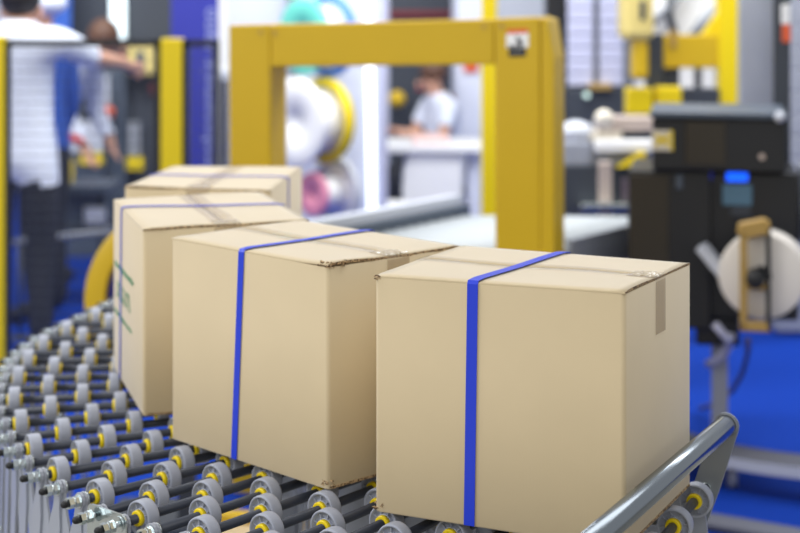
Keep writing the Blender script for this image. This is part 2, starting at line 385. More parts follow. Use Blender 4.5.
# ------------------------------------------------------------------ cartons
def carton(key, label, dz, su, lift, rough_corners):
    x, y, t, w, dp, h = BOX[key]
    u = Vector((math.cos(t), math.sin(t), 0)); v = Vector((-math.sin(t), math.cos(t), 0)); O = Vector((x, y, Z0))
    root = thing('cardboard_box', label, 'box', O-u*w/2+v*dp/2, t, 'strapped cardboard boxes on the conveyor')
    W = lambda a, b, z: O-u*(w-a)+v*b+up*z          # a along the length from FL, b across, z up
    def dzz(a, b): 
        fa, fb = a/w, b/dp
        return dz[0]*(1-fa)*(1-fb)+dz[1]*fa*(1-fb)+dz[2]*fa*fb+dz[3]*(1-fa)*fb
    TH = .0042
    b = bmesh.new(); vs = {}
    for a in (0, w):
        for c in (0, dp):
            vs[a, c, 0] = b.verts.new(W(a, c, 0.0003)); vs[a, c, 1] = b.verts.new(W(a, c, h-TH+dzz(a, c)))
    q = [(0, 0), (w, 0), (w, dp), (0, dp)]
    b.faces.new([vs[a, c, 0] for a, c in q]); b.faces.new([vs[a, c, 1] for a, c in q])
    for k in range(4):
        A, B = q[k], q[(k+1) % 4]; b.faces.new([vs[(*A, 0)], vs[(*B, 0)], vs[(*B, 1)], vs[(*A, 1)]])
    bmesh.ops.recalc_face_normals(b, faces=b.faces)
    vert = [e for e in b.edges if abs((e.verts[0].co-e.verts[1].co).z) > .1]
    bmesh.ops.bevel(b, geom=vert, offset=.0075, segments=4, affect='EDGES', profile=.5)
    hor = [e for e in b.edges if len(e.link_faces) == 2 and abs(e.link_faces[0].normal.dot(e.link_faces[1].normal)) < .3 and min(e.verts[0].co.z, e.verts[1].co.z) < Z0+.01]
    bmesh.ops.bevel(b, geom=hor, offset=.003, segments=2, affect='EDGES', profile=.5)
    for f in b.faces: f.smooth = True
    bd = MB(); bd.merge(b, 'card'); bd = bd.build('carton_body', 'card', root)
    mod = bd.modifiers.new('wn', 'WEIGHTED_NORMAL') if False else None
    # the two long flaps, meeting under the tape
    def top(a, c): 
        g = math.exp(-((w-a)/.05)**2-((c-lift[1]*dp)/.07)**2)*lift[0]
        return h+dzz(a, c)+.0012*math.sin(a*23+c*11+t)*(1-abs(2*c/dp-1))+g
    NA, NC = 22, 8
    for c0, c1 in ((0, dp/2-.0003), (dp/2+.0003, dp)):
        fb = bmesh.new(); T = {}; Bt = {}
        for ia in range(NA+1):
            for ic in range(NC+1):
                a = .0004+(w-.0008)*ia/NA; c = c0+(c1-c0)*ic/NC
                zt_ = top(a, c); 
                if c == 0 or c == dp: zt_ -= .0016
                jag = .0012*math.sin(c*900+ia)*(ia in (0, NA))
                T[ia, ic] = fb.verts.new(W(a+jag, c+(.0004 if c == 0 else -.0004 if c == dp else 0), zt_)); Bt[ia, ic] = fb.verts.new(W(a+jag, c, top(a, c)-TH+.0001))
        for ia in range(NA):
            for ic in range(NC):
                f = fb.faces.new([T[ia, ic], T[ia+1, ic], T[ia+1, ic+1], T[ia, ic+1]]); f.smooth = True
                fb.faces.new([Bt[ia, ic], Bt[ia, ic+1], Bt[ia+1, ic+1], Bt[ia+1, ic]])
        def side(k0, k1, mi):
            f = fb.faces.new([T[k0], Bt[k0], Bt[k1], T[k1]]); f.material_index = mi; f.smooth = False
        for ia in range(NA): side((ia, 0), (ia+1, 0), 0 if c0 == 0 else 1); side((ia, NC), (ia+1, NC), 0 if c1 == dp else 1)
        for ic in range(NC): side((0, ic), (0, ic+1), 1); side((NA, ic), (NA, ic+1), 1)
        bmesh.ops.recalc_face_normals(fb, faces=fb.faces)
        fl = MB(); fl._mi('card'); fl._mi('flute'); fl.merge(fb); fl.build('top_flap', 'card', root)
    # clear tape along the joint and down both ends
    tp = bmesh.new(); hw = .0255; path = []
    for k in range(7): path.append((-.0012, h-.085+.079*k/6, 'e'))
    for k in range(26): path.append(((w-.05)*k/25, None, 't'))
    for k in range(1, 15): path.append((w-.05+.05*k/14, None, 'c'))
    for k in range(7): path.append((w+.0012, h-.006-.079*k/6, 'e'))
    rows = []; NT = 20; rg = random.Random(len(label))
    for a, z, kd in path:
        row = []
        for k in range(NT+1):
            c = dp/2-hw+2*hw*k/NT; ac = min(max(a, 0), w)
            if kd == 'e': zz = z+dzz(ac, c)
            else: zz = top(ac, c)+.0009+(0 if kd == 't' else rg.uniform(0, .0030)*min(1, (a-w+.05)/.02))
            row.append(tp.verts.new(W(a, c, zz)))
        rows.append((row, kd))
    for (r0, k0), (r1, k1) in zip(rows, rows[1:]):
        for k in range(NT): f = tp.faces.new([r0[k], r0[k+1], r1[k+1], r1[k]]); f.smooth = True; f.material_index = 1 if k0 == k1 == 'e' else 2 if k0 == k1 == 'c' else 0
    mb = MB(); mb._mi('tape'); mb._mi('tape_end'); mb._mi('tape_crumple'); mb.merge(tp); mb.build('packing_tape', 'tape', root)['label'] = 'clear packing tape'
    be = MB(); be.box(W(w+.0002, dp/2, .0035), (.0012, dp-.016, .0042), rz=t, m='flute'); be.build('bottom_flap_edge', 'flute', root)
    # blue strap round the middle
    ft, fbm, fk = su; sw = dict(A=.0085, B=.0074, C=.0062, D=.0062)[key]
    loop = []
    n1 = 10
    for k in range(n1+1): z = .002+(h-.006)*k/n1; loop.append((fbm+(ft-fbm)*k/n1, -.0012, z))
    loop.append((ft, .0015, None))
    for k in range(1, 16): loop.append((ft+(fk-ft)*k/16, dp*k/16, None))
    loop.append((fk, dp-.0015, None))
    for k in range(n1+1): z = h-.004-(h-.006)*k/n1; loop.append((fk+(fbm-fk)*0.3*k/n1, dp+.0012, z))
    sb = bmesh.new(); rws = []
    for a, c, z in loop:
        cc = min(max(c, 0), dp); zz = top(a, cc)+(.0024 if 0.03 < c/dp < .97 else .0008) if z is None else z+dzz(a, cc)*(z/h)
        rws.append([sb.verts.new(W(a-sw, c, zz)), sb.verts.new(W(a+sw, c, zz))])
    for r0, r1 in zip(rws, rws[1:]): f = sb.faces.new([r0[0], r0[1], r1[1], r1[0]]); f.smooth = False
    bmesh.ops.recalc_face_normals(sb, faces=sb.faces)
    ext = bmesh.ops.solidify(sb, geom=sb.faces[:], thickness=-.0007)
    mb = MB(); mb.merge(sb, 'strap'); mb.build('strap', 'strap', root)['label'] = 'blue plastic strap'
    # crushed corners where the corrugation shows
    for (a, c, z, ra, rc, rz_) in rough_corners:
        rc_ = MB()
        for k in range(24):
            p = W(a+random.uniform(-ra, ra), c+random.uniform(-rc, rc), z+random.uniform(-rz_, rz_))
            s_ = random.uniform(.0014, .0036)
            rc_.box(p, (s_*1.6, s_, s_*.6), rot=Matrix.Rotation(random.uniform(-1, 1), 3, 'X')@Matrix.Rotation(t+random.uniform(-.6, .6), 3, 'Z'), m='flute')
        rc_.build('crushed_corner', 'flute', root)
    return root, W
def along(key, uu, vv, z=None, face='front'):
    x, y, t, w, dp, h = BOX[key]; u = Vector((math.cos(t), math.sin(t))); v = Vector((-math.sin(t), math.cos(t)))
    o = Vector((x, y)) if face == 'front' else Vector((x, y))+v*dp
    if z is not None: p = onz(uu, vv, Z0+z).to_2d(); return w+(p-Vector((x, y))).dot(u), (p-Vector((x, y))).dot(v)
    r = Vector(((uu-400)/F, 1)); k = o.dot(v)/r.dot(v); return w+(r*k-o).dot(u)
def topcross(key, pt):
    h = BOX[key][5]; a, b = along(key, *pt, z=h); return a, b
aT, aB = along('A', 473, 283), along('A', 469.5, 520); a2, b2 = topcross('A', (555, 255)); aK = aT+(a2-aT)*BOX['A'][4]/b2
bT, bB = along('B', 242, 255), along('B', 234.5, 455); a2, b2 = topcross('B', (325, 237.5)); bK = bT+(a2-bT)*BOX['B'][4]/b2
cT, cB = along('C', 122, 213), along('C', 120.5, 365); a2, b2 = topcross('C', (279, 205.5)); cK = cT+(a2-cT)*BOX['C'][4]/b2
dK = along('D', 288, 178, face='back'); dT = dK+.0
carton('A', 'nearest cardboard box, front right, with wide blue strap and taped end facing the chrome tube', (0, .0063, -.0024, -.001), (aT, aB, aK), (.001, .2),
       [(.006, .004, .010, .009, .005, .005), (.004, .003, BOX['A'][5]-.004, .005, .003, .0025)])
carton('B', 'cardboard box between the nearest box and the green-printed box, with torn top corner', (0, 0, -.001, .001), (bT, bB, bK), (.0035, .08),
       [(BOX['B'][3]-.005, .005, .010, .008, .006, .005), (BOX['B'][3]-.003, .020, BOX['B'][5]-.001, .004, .022, .0035), (BOX['B'][3]-.012, .004, BOX['B'][5]+.0005, .012, .003, .003)])
rC, WC = carton('C', 'cardboard box with green printing on its left side, third from the front', (0, -.0053, -.001, .0042), (cT, cB, cK), (.001, .3), [])
carton('D', 'farthest cardboard box, blurred, lid showing just above the green-printed box', (0, .002, -.003, .001), (dT, dT, dK), (.002, .05), [])
# green print on the third box: two fine lines with a mark between
gm = MB(); h = BOX['C'][5]
def gbuild():
    global gm
    gm.build('printed_line', 'green', rC)['label'] = 'green printed lettering'; gm = MB()
def gstroke(a, z, sa, sz, tilt=0):
    p = WC(a, -.0008, z); t = BOX['C'][2]
    gm.box(p, (sa, .0006, sz), rot=Matrix.Rotation(t, 3, 'Z')@Matrix.Rotation(tilt, 3, 'Y'), m='green')
def aC(u_): return along('C', u_, 280)
for (u0, u1, zc, hgt) in ((115, 134, .226, .010), (115, 132, .128, .008)):
    a0_, a1_ = aC(u0), aC(u1); n = 13
    for k in range(n):
        gstroke(a0_+(a1_-a0_)*(k+.5)/n, zc+random.uniform(-.001, .001), (a1_-a0_)/n*.62, hgt*random.choice((1, .7, 1, 1.2)))
    gbuild()
a0_, a1_ = aC(116.5), aC(131)
for k, tl in enumerate((0, .35, -.3, 0, .5, 0, -.4)):
    gstroke(a0_+(a1_-a0_)*(k+.5)/7, .178, .006, .036, tl)
for k in (1, 3, 5): gstroke(a0_+(a1_-a0_)*(k+.5)/7, .190, .018, .005); gstroke(a0_+(a1_-a0_)*(k+.2)/7, .168, .014, .005)
gbuild()

# ------------------------------------------------------------------ yellow strapping arch
AL = math.radians(16)
AU, AN = Vector((math.cos(AL), -math.sin(AL), 0)), Vector((-math.sin(AL), -math.cos(AL), 0))
AP = P(384, 0, 4.95)*1; AP.z = 0
def onarch(u_, v_, back=0):              # ray onto the front plane of the arch (or a plane behind it)
    r = Vector(((u_-400)/F, 1, -(v_-CYP)/F)); e = Vector((0, 0, EYE)); o = AP-AN*back
    k = (o-e).dot(AN)/r.dot(AN); return e+r*k
arch = thing('strapping_arch', 'ochre yellow strapping machine arch with warning sticker behind the cartons', 'machine', AP, -AL)
def archprism(pts, depth, name, m='yarch', bev=.006, off=0, par=None):
    return MB().prism([onarch(*p)-AN*off for p in pts], -AN*depth, bev=bev).build(name, m, par or arch)
zb = onarch(249, 300); 
def down(p, z=0): return Vector((p.x, p.y, z))
def postm(u0, u1, ul0, ul1, vt0, vt1, depth, name):
    a, b = onarch(u0, vt0), onarch(u1, vt1); c, d_ = onarch(ul1, 250), onarch(ul0, 250)
    k = a.z/(a.z-d_.z); d2 = a+(d_-a)*k; k = b.z/(b.z-c.z); c2 = b+(c-b)*k
    return MB().prism([a, b, c2, d2], -AN*depth, bev=.006).build(name, 'yarch', arch)
postm(228.5, 270, 229.5, 271, 25, 24, .15, 'left_post')
postm(494.5, 540, 495, 541, 18.5, 17, .20, 'right_post')
archprism([(270.3, 24.5), (494.2, 19), (494.2, 64.5), (270.3, 67)], .15, 'top_beam')
# chamfered side housing on the right post
a = onarch(540.6, 17.5); b_ = onarch(541.5, 250)
e1 = onarch(553, 19, .1); sd = [(0, .010), (.012, .03), (.03, .12), (.034, .2)]
pr = []
base = onarch(541, 100)
hp = lambda du, z: Vector((base.x, base.y, z))+AU*du
MB().prism([hp(0, a.z-.003), hp(.020, a.z-.005), hp(.040, a.z-.12), hp(.040, .02), hp(0, .02)], -AN*.17, bev=.004).build('side_housing', 'yarch', arch)['label'] = 'chamfered side housing'
q0, q1 = onarch(229.5, 300), onarch(495, 300)
for k_, dn in ((-.02, .10),):
    MB().box((down(q0)+down(q1))/2-AN*.08+Vector((0, 0, .05)), ((q1-q0).length, .12, .10), rz=-AL, bev=.006).build('base_beam', 'yarch', arch)
bl = MB()
for p in ((261, 32), (275, 33), (484, 26.5), (502, 26)):
    o = onarch(*p); bl = MB(); bl.cyl(o+AN*.004, o-AN*.005, .007, 14); bl.build('bolt', 'brass', arch)
for p in ((549, 78), (549, 230)):
    o = onarch(*p)+AU*0; 
sk = MB()
def sticker(mb, pts, m, off=.0008): mb.prism([onarch(*p)+AN*off for p in pts], -AN*.0008, m=m)
sticker(sk, [(507, 29.5), (528, 28.5), (528, 33), (507, 34)], 'orange'); sticker(sk, [(506.3, 34), (528.6, 33), (528.6, 47.3), (506.3, 47.8)], 'white'); sticker(sk, [(508.6, 47.8), (526, 47.3), (526, 56.6), (508.6, 57)], 'black')
sticker(sk, [(515.5, 36.5), (518, 36.2), (520.5, 41), (521.8, 46.8), (518.3, 47), (517, 42)], 'dark', .0012)
sticker(sk, [(519.5, 39), (521, 38.5), (523.5, 45), (522, 47)], 'dark', .0012); sticker(sk, [(508.5, 45.2), (517, 45), (517, 47.3), (508.5, 47.4)], 'dark', .0012)
for vv in (51.5,): sticker(sk, [(510.3, vv), (524, vv-.4), (524, vv+.5), (510.3, vv+.9)], 'grey', .0012)
sk.build('warning_sticker', 'white', arch)['label'] = 'warning sticker with orange band, pictogram and black text field'

# yellow guide reel beside the conveyor
cR = P(184, 300, 4.70); rr_ = .285
reel = thing('strap_reel', 'big round yellow strap reel half hidden behind the green-printed box', 'reel', (cR.x, cR.y, 0))
ax = Vector((0, 1, 0))
MB().lathe(cR-ax*.03, ax, [(0, .228), (0, rr_-.004), (.004, rr_), (.056, rr_), (.06, rr_-.004), (.06, .228), (.05, .222), (.01, .222), (0, .228)], 72).build('rim', 'yarch', reel)
MB().lathe(cR-ax*.012, ax, [(0, .0), (0, .226), (.024, .226), (.024, 0)], 56).build('side_disc', 'blue', reel)
MB().box((cR.x, cR.y+.07, cR.z/2+.02), (.05, .04, cR.z+.06)).box((cR.x-.105, cR.y+.12, .01), (.25, .3, .02)).build('stand', 'dark', reel)
MB().cyl(cR-ax*.04, cR+ax*.07, .014).build('shaft', 'zinc', reel)
# tan board lying on the carpet under the conveyor
bq = [(-.60, 4.05), (.30, 4.05), (.40, 4.60), (-.60, 4.80)]
fbd = thing('flat_board', 'flat tan board with yellow edge bars lying on blue carpet beneath the conveyor', 'board', (-.2, 4.6, 0))
MB().prism([(x_, y_, .001) for x_, y_ in bq], (0, 0, .02)).build('board_sheet', 'board', fbd)
def ybar(p, q, w_=.05): 
    p, q = Vector((*p, .034)), Vector((*q, .034)); d_ = q-p
    MB().box((p+q)/2, (d_.length, w_, .026), rz=math.atan2(d_.y, d_.x), bev=.004).build('edge_bar', 'yarch', fbd)
ybar((-.58, 4.765), (.38, 4.578)); ybar((-.2, 4.60), (.30, 4.50), .035)

# ------------------------------------------------------------------ left background: guard fence, people, machines
YF = 6.3; zt_f = P(0, 40, YF).z
fence = thing('guard_fence', 'black wire mesh guard fence with yellow posts at the left', 'fence', (P(85, 0, YF).x, YF, 0))
post(MB(), -13, 4, zt_f+.015, YF-.02, .07).build('yellow_post', 'yel', fence)
post(MB(), 160.5, 182, zt_f+.005, YF-.02, .07).build('yellow_post', 'yel', fence)
def panel(u0, u1, zbm):
    x0, x1 = (u0-400)/F*YF, (u1-400)/F*YF; f = MB()
    f.box(((x0+x1)/2, YF, zt_f-.012), (x1-x0, .025, .026)); f.box(((x0+x1)/2, YF, zbm), (x1-x0, .025, .026))
    for x in (x0+.011, x1-.011): f.box((x, YF, (zt_f+zbm)/2), (.024, .025, zt_f-zbm))
    f.build('panel_frame', 'black', fence)
    g = MB(); n = int((x1-x0)/.032)
    for k in range(1, n): g.box((x0+(x1-x0)*k/n, YF, (zt_f+zbm)/2), (.0036, .0036, zt_f-zbm-.02))
    n = int((zt_f-zbm)/.04)
    for k in range(1, n): g.box(((x0+x1)/2, YF+.003, zbm+(zt_f-zbm)*k/n), (x1-x0-.02, .0032, .0032))
    g.build('wire_mesh', 'dark', fence)
panel(4.3, 160.5, .12); panel(183, 219, .12)

def skinmesh(name, joints, edges, m, parent, sub=2):
    me = bpy.data.meshes.new(name); keys = list(joints)
    me.from_pydata([joints[k][0] for k in keys], [(keys.index(a), keys.index(b)) for a, b in edges], [])
    o = bpy.data.objects.new(name, me); C.objects.link(o)
    md = o.modifiers.new('s', 'SKIN'); me.skin_vertices
    for k, key in enumerate(keys):
        r = joints[key][1]; r = (r, r) if not isinstance(r, tuple) else r
        me.skin_vertices[0].data[k].radius = r
        me.skin_vertices[0].data[k].use_root = (k == 0)
    md.use_smooth_shade = True
    sd_ = o.modifiers.new('d', 'SUBSURF'); sd_.levels = sub; sd_.render_levels = sub
    bpy.context.view_layer.update()
    ev = o.evaluated_get(bpy.context.evaluated_depsgraph_get()); nm = bpy.data.meshes.new_from_object(ev)
    o.modifiers.clear(); o.data = nm; bpy.data.meshes.remove(me); nm.name = name
    nm.materials.clear(); nm.materials.append(M[m])
    for p in nm.polygons: p.use_smooth = True
    attach(o, parent); return o
def person(label, x, y, H, rz, shirt, trous, hair, pose, hem=.9, sleeve=.35):
    """H standing height; the local frame faces -y, rz turns the figure"""
    root = thing('person', label, 'person', (x, y, 0), 0)
    R = Matrix.Rotation(rz, 3, 'Z'); k = H/1.72
    def w(p): q = R@(Vector(p)*k); return Vector((x, y, 0))+q
    J = {n: (w(p), (r[0]*k, r[1]*k) if isinstance(r, tuple) else r*k) for n, (p, r) in pose.items()}
    E = [('pelvis', 'waist'), ('waist', 'chest'), ('chest', 'neck'), ('neck', 'skull'), ('skull', 'crown')]
    for s_ in 'lr':
        E += [('chest', 'sh'+s_), ('sh'+s_, 'el'+s_), ('el'+s_, 'wr'+s_), ('wr'+s_, 'ha'+s_), ('pelvis', 'hip'+s_), ('hip'+s_, 'kn'+s_), ('kn'+s_, 'an'+s_), ('an'+s_, 'toe'+s_)]
        for n, fx in enumerate((-.03, -.01, .01, .03, -.045)):
            base, hd_ = pose['wr'+s_][0], pose['ha'+s_][0]
            d_ = (Vector(hd_)-Vector(base)).normalized(); side_ = d_.cross(Vector((0, 1, .3))).normalized()
            L_ = (.075, .085, .08, .06, .045)[n]
            J[f'f{n}{s_}'] = (w(Vector(hd_)+side_*fx*.8+d_*.02), .0095*k); J[f'g{n}{s_}'] = (w(Vector(hd_)+side_*fx+d_*L_+Vector((0, -.02, 0))), .0075*k)
            E += [('ha'+s_, f'f{n}{s_}'), (f'f{n}{s_}', f'g{n}{s_}')]
    order = ['pelvis']+[n for n in J if n != 'pelvis']; J = {n: J[n] for n in order}
    body = skinmesh('body', J, E, 'skin', root)
    # clothes: the body's own surface, pushed out, cut where the cloth ends
    RW = wmat(root); seg = [(a_, b_, J[a_][0], J[b_][0]) for a_, b_ in E]
    def zone(p):
        best = (9, None, 0)
        for a_, b_, A, B in seg:
            d_ = B-A; q = max(0, min(1, (p-A).dot(d_)/d_.length_squared)); ds = (p-A-d_*q).length
            rad = J[a_][1]; rad = max(rad) if isinstance(rad, tuple) else rad
            if ds-rad*.5 < best[0]: best = (ds-rad*.5, a_+'>'+b_, q)
        n, q = best[1], best[2]
        if n in ('pelvis>waist', 'waist>chest') or n.startswith('chest>sh') or (n == 'chest>neck' and q < .92): zn = 's'
        elif n.startswith('sh'): zn = 's' if n[:2] == 'sh' and (sleeve >= 1 or q < sleeve*1.6) and '>el' in n else 'b'
        elif n.startswith('el') and sleeve >= 1: zn = 's' if q < .93 else 'b'
        elif n.startswith('pelvis>hip') or n.startswith('hip'): zn = 't'
        elif n.startswith('kn'): zn = 't' if q < .93 else 'f'
        elif n.startswith('an'): zn = 'f'
        else: zn = 'b'
        if zn == 't' and p.z > hem*k and 'kn' not in n: zn = 's'
        if zn == 's' and n == 'pelvis>waist' and p.z < hem*k: zn = 't'
        return zn
    me_ = body.data; zs = [zone(RW@v.co) for v in me_.vertices]
    for nm_, codes, m_, th_ in (('shirt', 's', shirt, .014), ('trousers', 't', trous, .010), ('shoe', 'f', 'rubber', .008)):
        b = bmesh.new(); b.from_mesh(me_); b.verts.ensure_lookup_table(); b.normal_update()
        keep = [f for f in b.faces if any(zs[v.index] in codes for v in f.verts)]
        for v in b.verts: v.co = v.co+v.normal*th_*k
        bmesh.ops.delete(b, geom=[f for f in b.faces if f not in set(keep)], context='FACES')
        left = set(b.faces); comps = []
        while left:
            st_ = [left.pop()]; cur = list(st_)
            while st_:
                for e_ in st_.pop().edges:
                    for g_ in e_.link_faces:
                        if g_ in left: left.discard(g_); st_.append(g_); cur.append(g_)
            comps.append(cur)
        comps.sort(key=len, reverse=True)
        for cmp_ in comps[:2 if nm_ == 'shoe' else 1]:
            b2 = bmesh.new(); vm = {}
            for f in cmp_:
                for v in f.verts:
                    if v not in vm: vm[v] = b2.verts.new(v.co)
                f2 = b2.faces.new([vm[v] for v in f.verts]); f2.smooth = True
            nmesh = bpy.data.meshes.new(nm_); b2.to_mesh(nmesh); b2.free(); nmesh.materials.append(M[m_])
            o_ = bpy.data.objects.new(nm_, nmesh); C.objects.link(o_); o_.parent = root
        b.free()
    sk_ = J['skull'][0]; cr = J['crown'][0]; mid = sk_.lerp(cr, .55)
    fd = R@Vector((0, -1, 0)); rt = R@Vector((1, 0, 0))
    if hair:
        hb = MB(); hb.sphere(mid-fd*.022*k+Vector((0, 0, .028*k)), .105*k, sc=(.9, 1.0, .98)); hb.build('hair', hair, root)
    MB().sphere(mid+fd*.098*k+Vector((0, 0, -.055*k)), .017*k, sc=(.8, 1.1, 1.3)).build('nose', 'skin', root)
    for s_ in (-1, 1):
        MB().sphere(mid+fd*.082*k+rt*s_*.033*k+Vector((0, 0, -.02*k)), .011*k).build('eye', 'hair', root)
        MB().sphere(mid+rt*s_*.083*k+Vector((0, 0, -.045*k)), .026*k, sc=(.5, .6, 1.1)).build('ear', 'skin', root)
    MB().sphere(mid+fd*.088*k+Vector((0, 0, -.092*k)), .02*k, sc=(1.2, .4, .3)).build('mouth', 'red', root)
    return root
def stand(lean=0, armr=None, arml=None):
    p = {'pelvis': ((0, 0, .93), (.135, .10)), 'waist': ((0, -.01-.25*lean, 1.10), (.125, .095)), 'chest': ((0, -.01-lean*.7, 1.33), (.155, .11)),
         'neck': ((0, -.02-lean, 1.47), .052), 'skull': ((0, -.035-lean*1.2, 1.54), (.072, .08)), 'crown': ((0, -.03-lean*1.35, 1.66), (.078, .085))}
    for s_, q in (('l', 1), ('r', -1)):
        p['sh'+s_] = ((q*.185, -lean*.8, 1.39), .058); p['el'+s_] = ((q*.235, .02-lean*.75, 1.10), .043); p['wr'+s_] = ((q*.235, -.07-lean, .87), .030); p['ha'+s_] = ((q*.23, -.09-lean, .80), (.034, .02))
        p['hip'+s_] = ((q*.095, 0, .86), .088); p['kn'+s_] = ((q*.105, -.015, .48), .060); p['an'+s_] = ((q*.11, .02, .09), .042); p['toe'+s_] = ((q*.12, -.14, .035), .032)
    for s_, a in (('r', armr), ('l', arml)):
        if a:
            for n, v_ in zip(('el', 'wr', 'ha'), a): p[n+s_] = (v_, p[n+s_][1])
    return p
pA = stand(armr=((-.27, -.20, 1.31), (-.36, -.40, 1.28), (-.39, -.47, 1.25)), arml=((.21, -.14, 1.13), (.13, -.34, 1.08), (.08, -.41, 1.08)))
pA['skull'] = ((0, -.045, 1.50), (.072, .08)); pA['crown'] = ((0, -.05, 1.61), (.078, .085))
person('person in white shirt and dark trousers seen from behind, nearest the fence', P(18, 0, 7).x, 7.0, 1.69, PI-.1, 'shirt', 'trousers', 'hair', pA, hem=.79, sleeve=.6)
pb = person('person in blue shirt and pale cap standing behind the white-shirted person', P(45, 0, 7.75).x, 7.75, 1.62, -PI/2-.3, 'blueshirt', 'trousers', None, stand(), sleeve=1)
capm = MB(); hx = P(45, 4, 7.75); capm.sphere((hx.x, hx.y-.0, hx.z+.005), .105, sc=(1, 1, .62)); capm.box((hx.x-.09, hx.y, hx.z-.02), (.1, .12, .012), bev=.004); o = capm.build('cap', 'lav', pb)
pC = stand(.2, armr=((-.22, -.24, 1.03), (-.2, -.33, .86), (-.19, -.36, .79)))
pC.update(waist=((0, -.07, 1.08), (.125, .095)), chest=((0, -.22, 1.25), (.155, .11)), neck=((0, -.32, 1.35), .052), skull=((0, -.37, 1.385), (.072, .08)), crown=((0, -.43, 1.48), (.078, .085)), shl=((.18, -.24, 1.30), .058), shr=((-.18, -.24, 1.30), .058), ell=((.22, -.24, 1.03), .043), wrl=((.2, -.33, .86), .03), hal=((.19, -.36, .79), (.034, .02)))
person('person in white shirt bending forward behind the fence, brown hair', P(42, 0, 8.72).x, 8.74, 1.58, PI/2-.2, 'shirt', 'trousers', 'bhair', pC, sleeve=1)

tag(MB().box((P(52, 0, 9.9).x, 9.95, 1.1), (.21, .03, 2.2), bev=.004).build('blue_banner', 'skyblue'), 'narrow plain blue banner behind the people at far left', 'banner')
part = tag(post(MB(), 66, 178, 2.4, 10.2, .08).build('partition_board', 'dark'), 'dark grey partition board behind the left machines', 'partition')
lb = thing('vertical_lamp', 'bright white vertical light bar on the dark partition', 'lamp', (P(117.5, 0, 10.1).x, 10.15, 0))
MB().cyl((P(117.5, 0, 10.12).x, 10.17, 0), (P(117.5, 0, 10.12).x, 10.17, 1.4), .015).build('lamp_stand', 'dark', lb)
slab(MB(), 110, 125, -140, 38, 10.12, .04).build('light_tube', 'led2', lb); slab(MB(), 109, 126, 38.2, 46, 10.1, .06).build('end_cap', 'grey', lb)
mA = thing('packing_machine', 'slate packing machine with pale yellow cover in front of the dark partition', 'machine', (P(135, 0, 9.8).x, 9.9, 0))
post(MB(), 103, 125, P(0, 70, 9.8).z, 9.8, .3).build('column', 'slate', mA)
post(MB(), 126, 162, P(0, 76, 9.8).z, 9.9, .25).build('body_panel', 'dark', mA)
slab(MB(), 127, 160, 42, 75.5, 9.75, .3, bev=.02).build('cover', 'pale', mA)
slab(MB(), 136, 145, 52, 72, 9.74, .02).build('window', 'slate', mA)
slab(MB(), 126, 143, 158, 170, 9.8, .05).build('yellow_strip', 'yel', mA)
slab(MB(), 128, 140, 122, 156, 9.83, .03).build('door', 'grey', mA)
slab(MB(), 150, 157, 84, 95, 9.8, .06, bev=.01).build('red_button', 'maroon', mA)
o = P(107.5, 112.5, 9.7); MB().sphere(o, .045, sc=(1, 1, .9)).build('orange_handle', 'orange', mA)
hc = MB(); hc.tube([P(107+2*math.sin(k*1.2), 76+k*1.3, 9.7) for k in range(26)], .014); hc.build('white_cord', 'lgrey', mA)
mB = thing('white_cabinet', 'pale cabinet with yellow base strip below the leaning person', 'cabinet', (P(85, 0, 8.9).x, 9.0, 0))
post(MB(), 67, 102, P(0, 118, 9.65).z, 9.65, .2).build('cabinet_body', 'slate', mB)
slab(MB(), 66, 102.5, 105, 118.3, 9.63, .23).build('top_cover', 'dark', mB); slab(MB(), 69, 102, 121, 152, 9.63, .03).build('front_panel', 'lgrey', mB); slab(MB(), 80, 103, 153, 165, 9.62, .04).build('yellow_strip', 'yel', mB)
tbl = thing('dark_table', 'dark slate table behind the guard fence', 'table', (P(65, 0, 8).x, 8.15, 0))
slab(MB(), 30, 108, 187, 194, 8.0, .38).build('tabletop', 'slate', tbl); slab(MB(), 34, 106, 194.2, 226, 8.05, .03).build('front_panel', 'slate', tbl)
slab(MB(), 34, 106, 226.3, 231, 8.03, .33).build('shelf', 'dark', tbl)
for u_ in (36, 55, 101):
    for yy in (8.05, 8.32): post(MB(), u_-2.5, u_+2.5, P(0, 194, 8).z, yy, .04).build('leg', 'dark', tbl)
slab(MB(), 84, 105, 207, 224, 8.03, .019).build('pale_label', 'lgrey', tbl)
dsp = thing('yellow_dispenser', 'yellow dispenser with red lever standing on the dark table', 'dispenser', (P(67, 0, 8.2).x, 8.2, P(0, 187, 8).z))
zt2 = P(0, 187, 8).z+.0005; xx = P(67, 0, 8.2).x
MB().box((xx, 8.2, zt2+.055), (.06, .05, .11), bev=.008).build('dispenser_body', 'yel', dsp)
MB().cyl((xx, 8.2, zt2+.11), (xx, 8.2, zt2+.2), .015).build('neck', 'dark', dsp)
MB().tube([(xx-.08+.16*k/8, 8.2, zt2+.2+.03*math.sin(PI*k/8)) for k in range(9)], .02).build('lever', 'red', dsp)
rail = thing('guard_rail', 'low grey guard rail on the blue carpet behind the fence', 'rail', (P(60, 0, 7.3).x, 7.3, 0))
MB().tube([P(6, 243, 7.35), P(113, 230.5, 7.35)], .014).build('rail_tube', 'grey', rail)
for u_ in (20, 105):
    p = P(u_, 243-12.5*(u_-6)/107, 7.35); MB().cyl((p.x, p.y, 0), (p.x, p.y, p.z-.012), .012).cyl((p.x, p.y, 0), (p.x, p.y, .01), .05).build('rail_post', 'dark', rail)
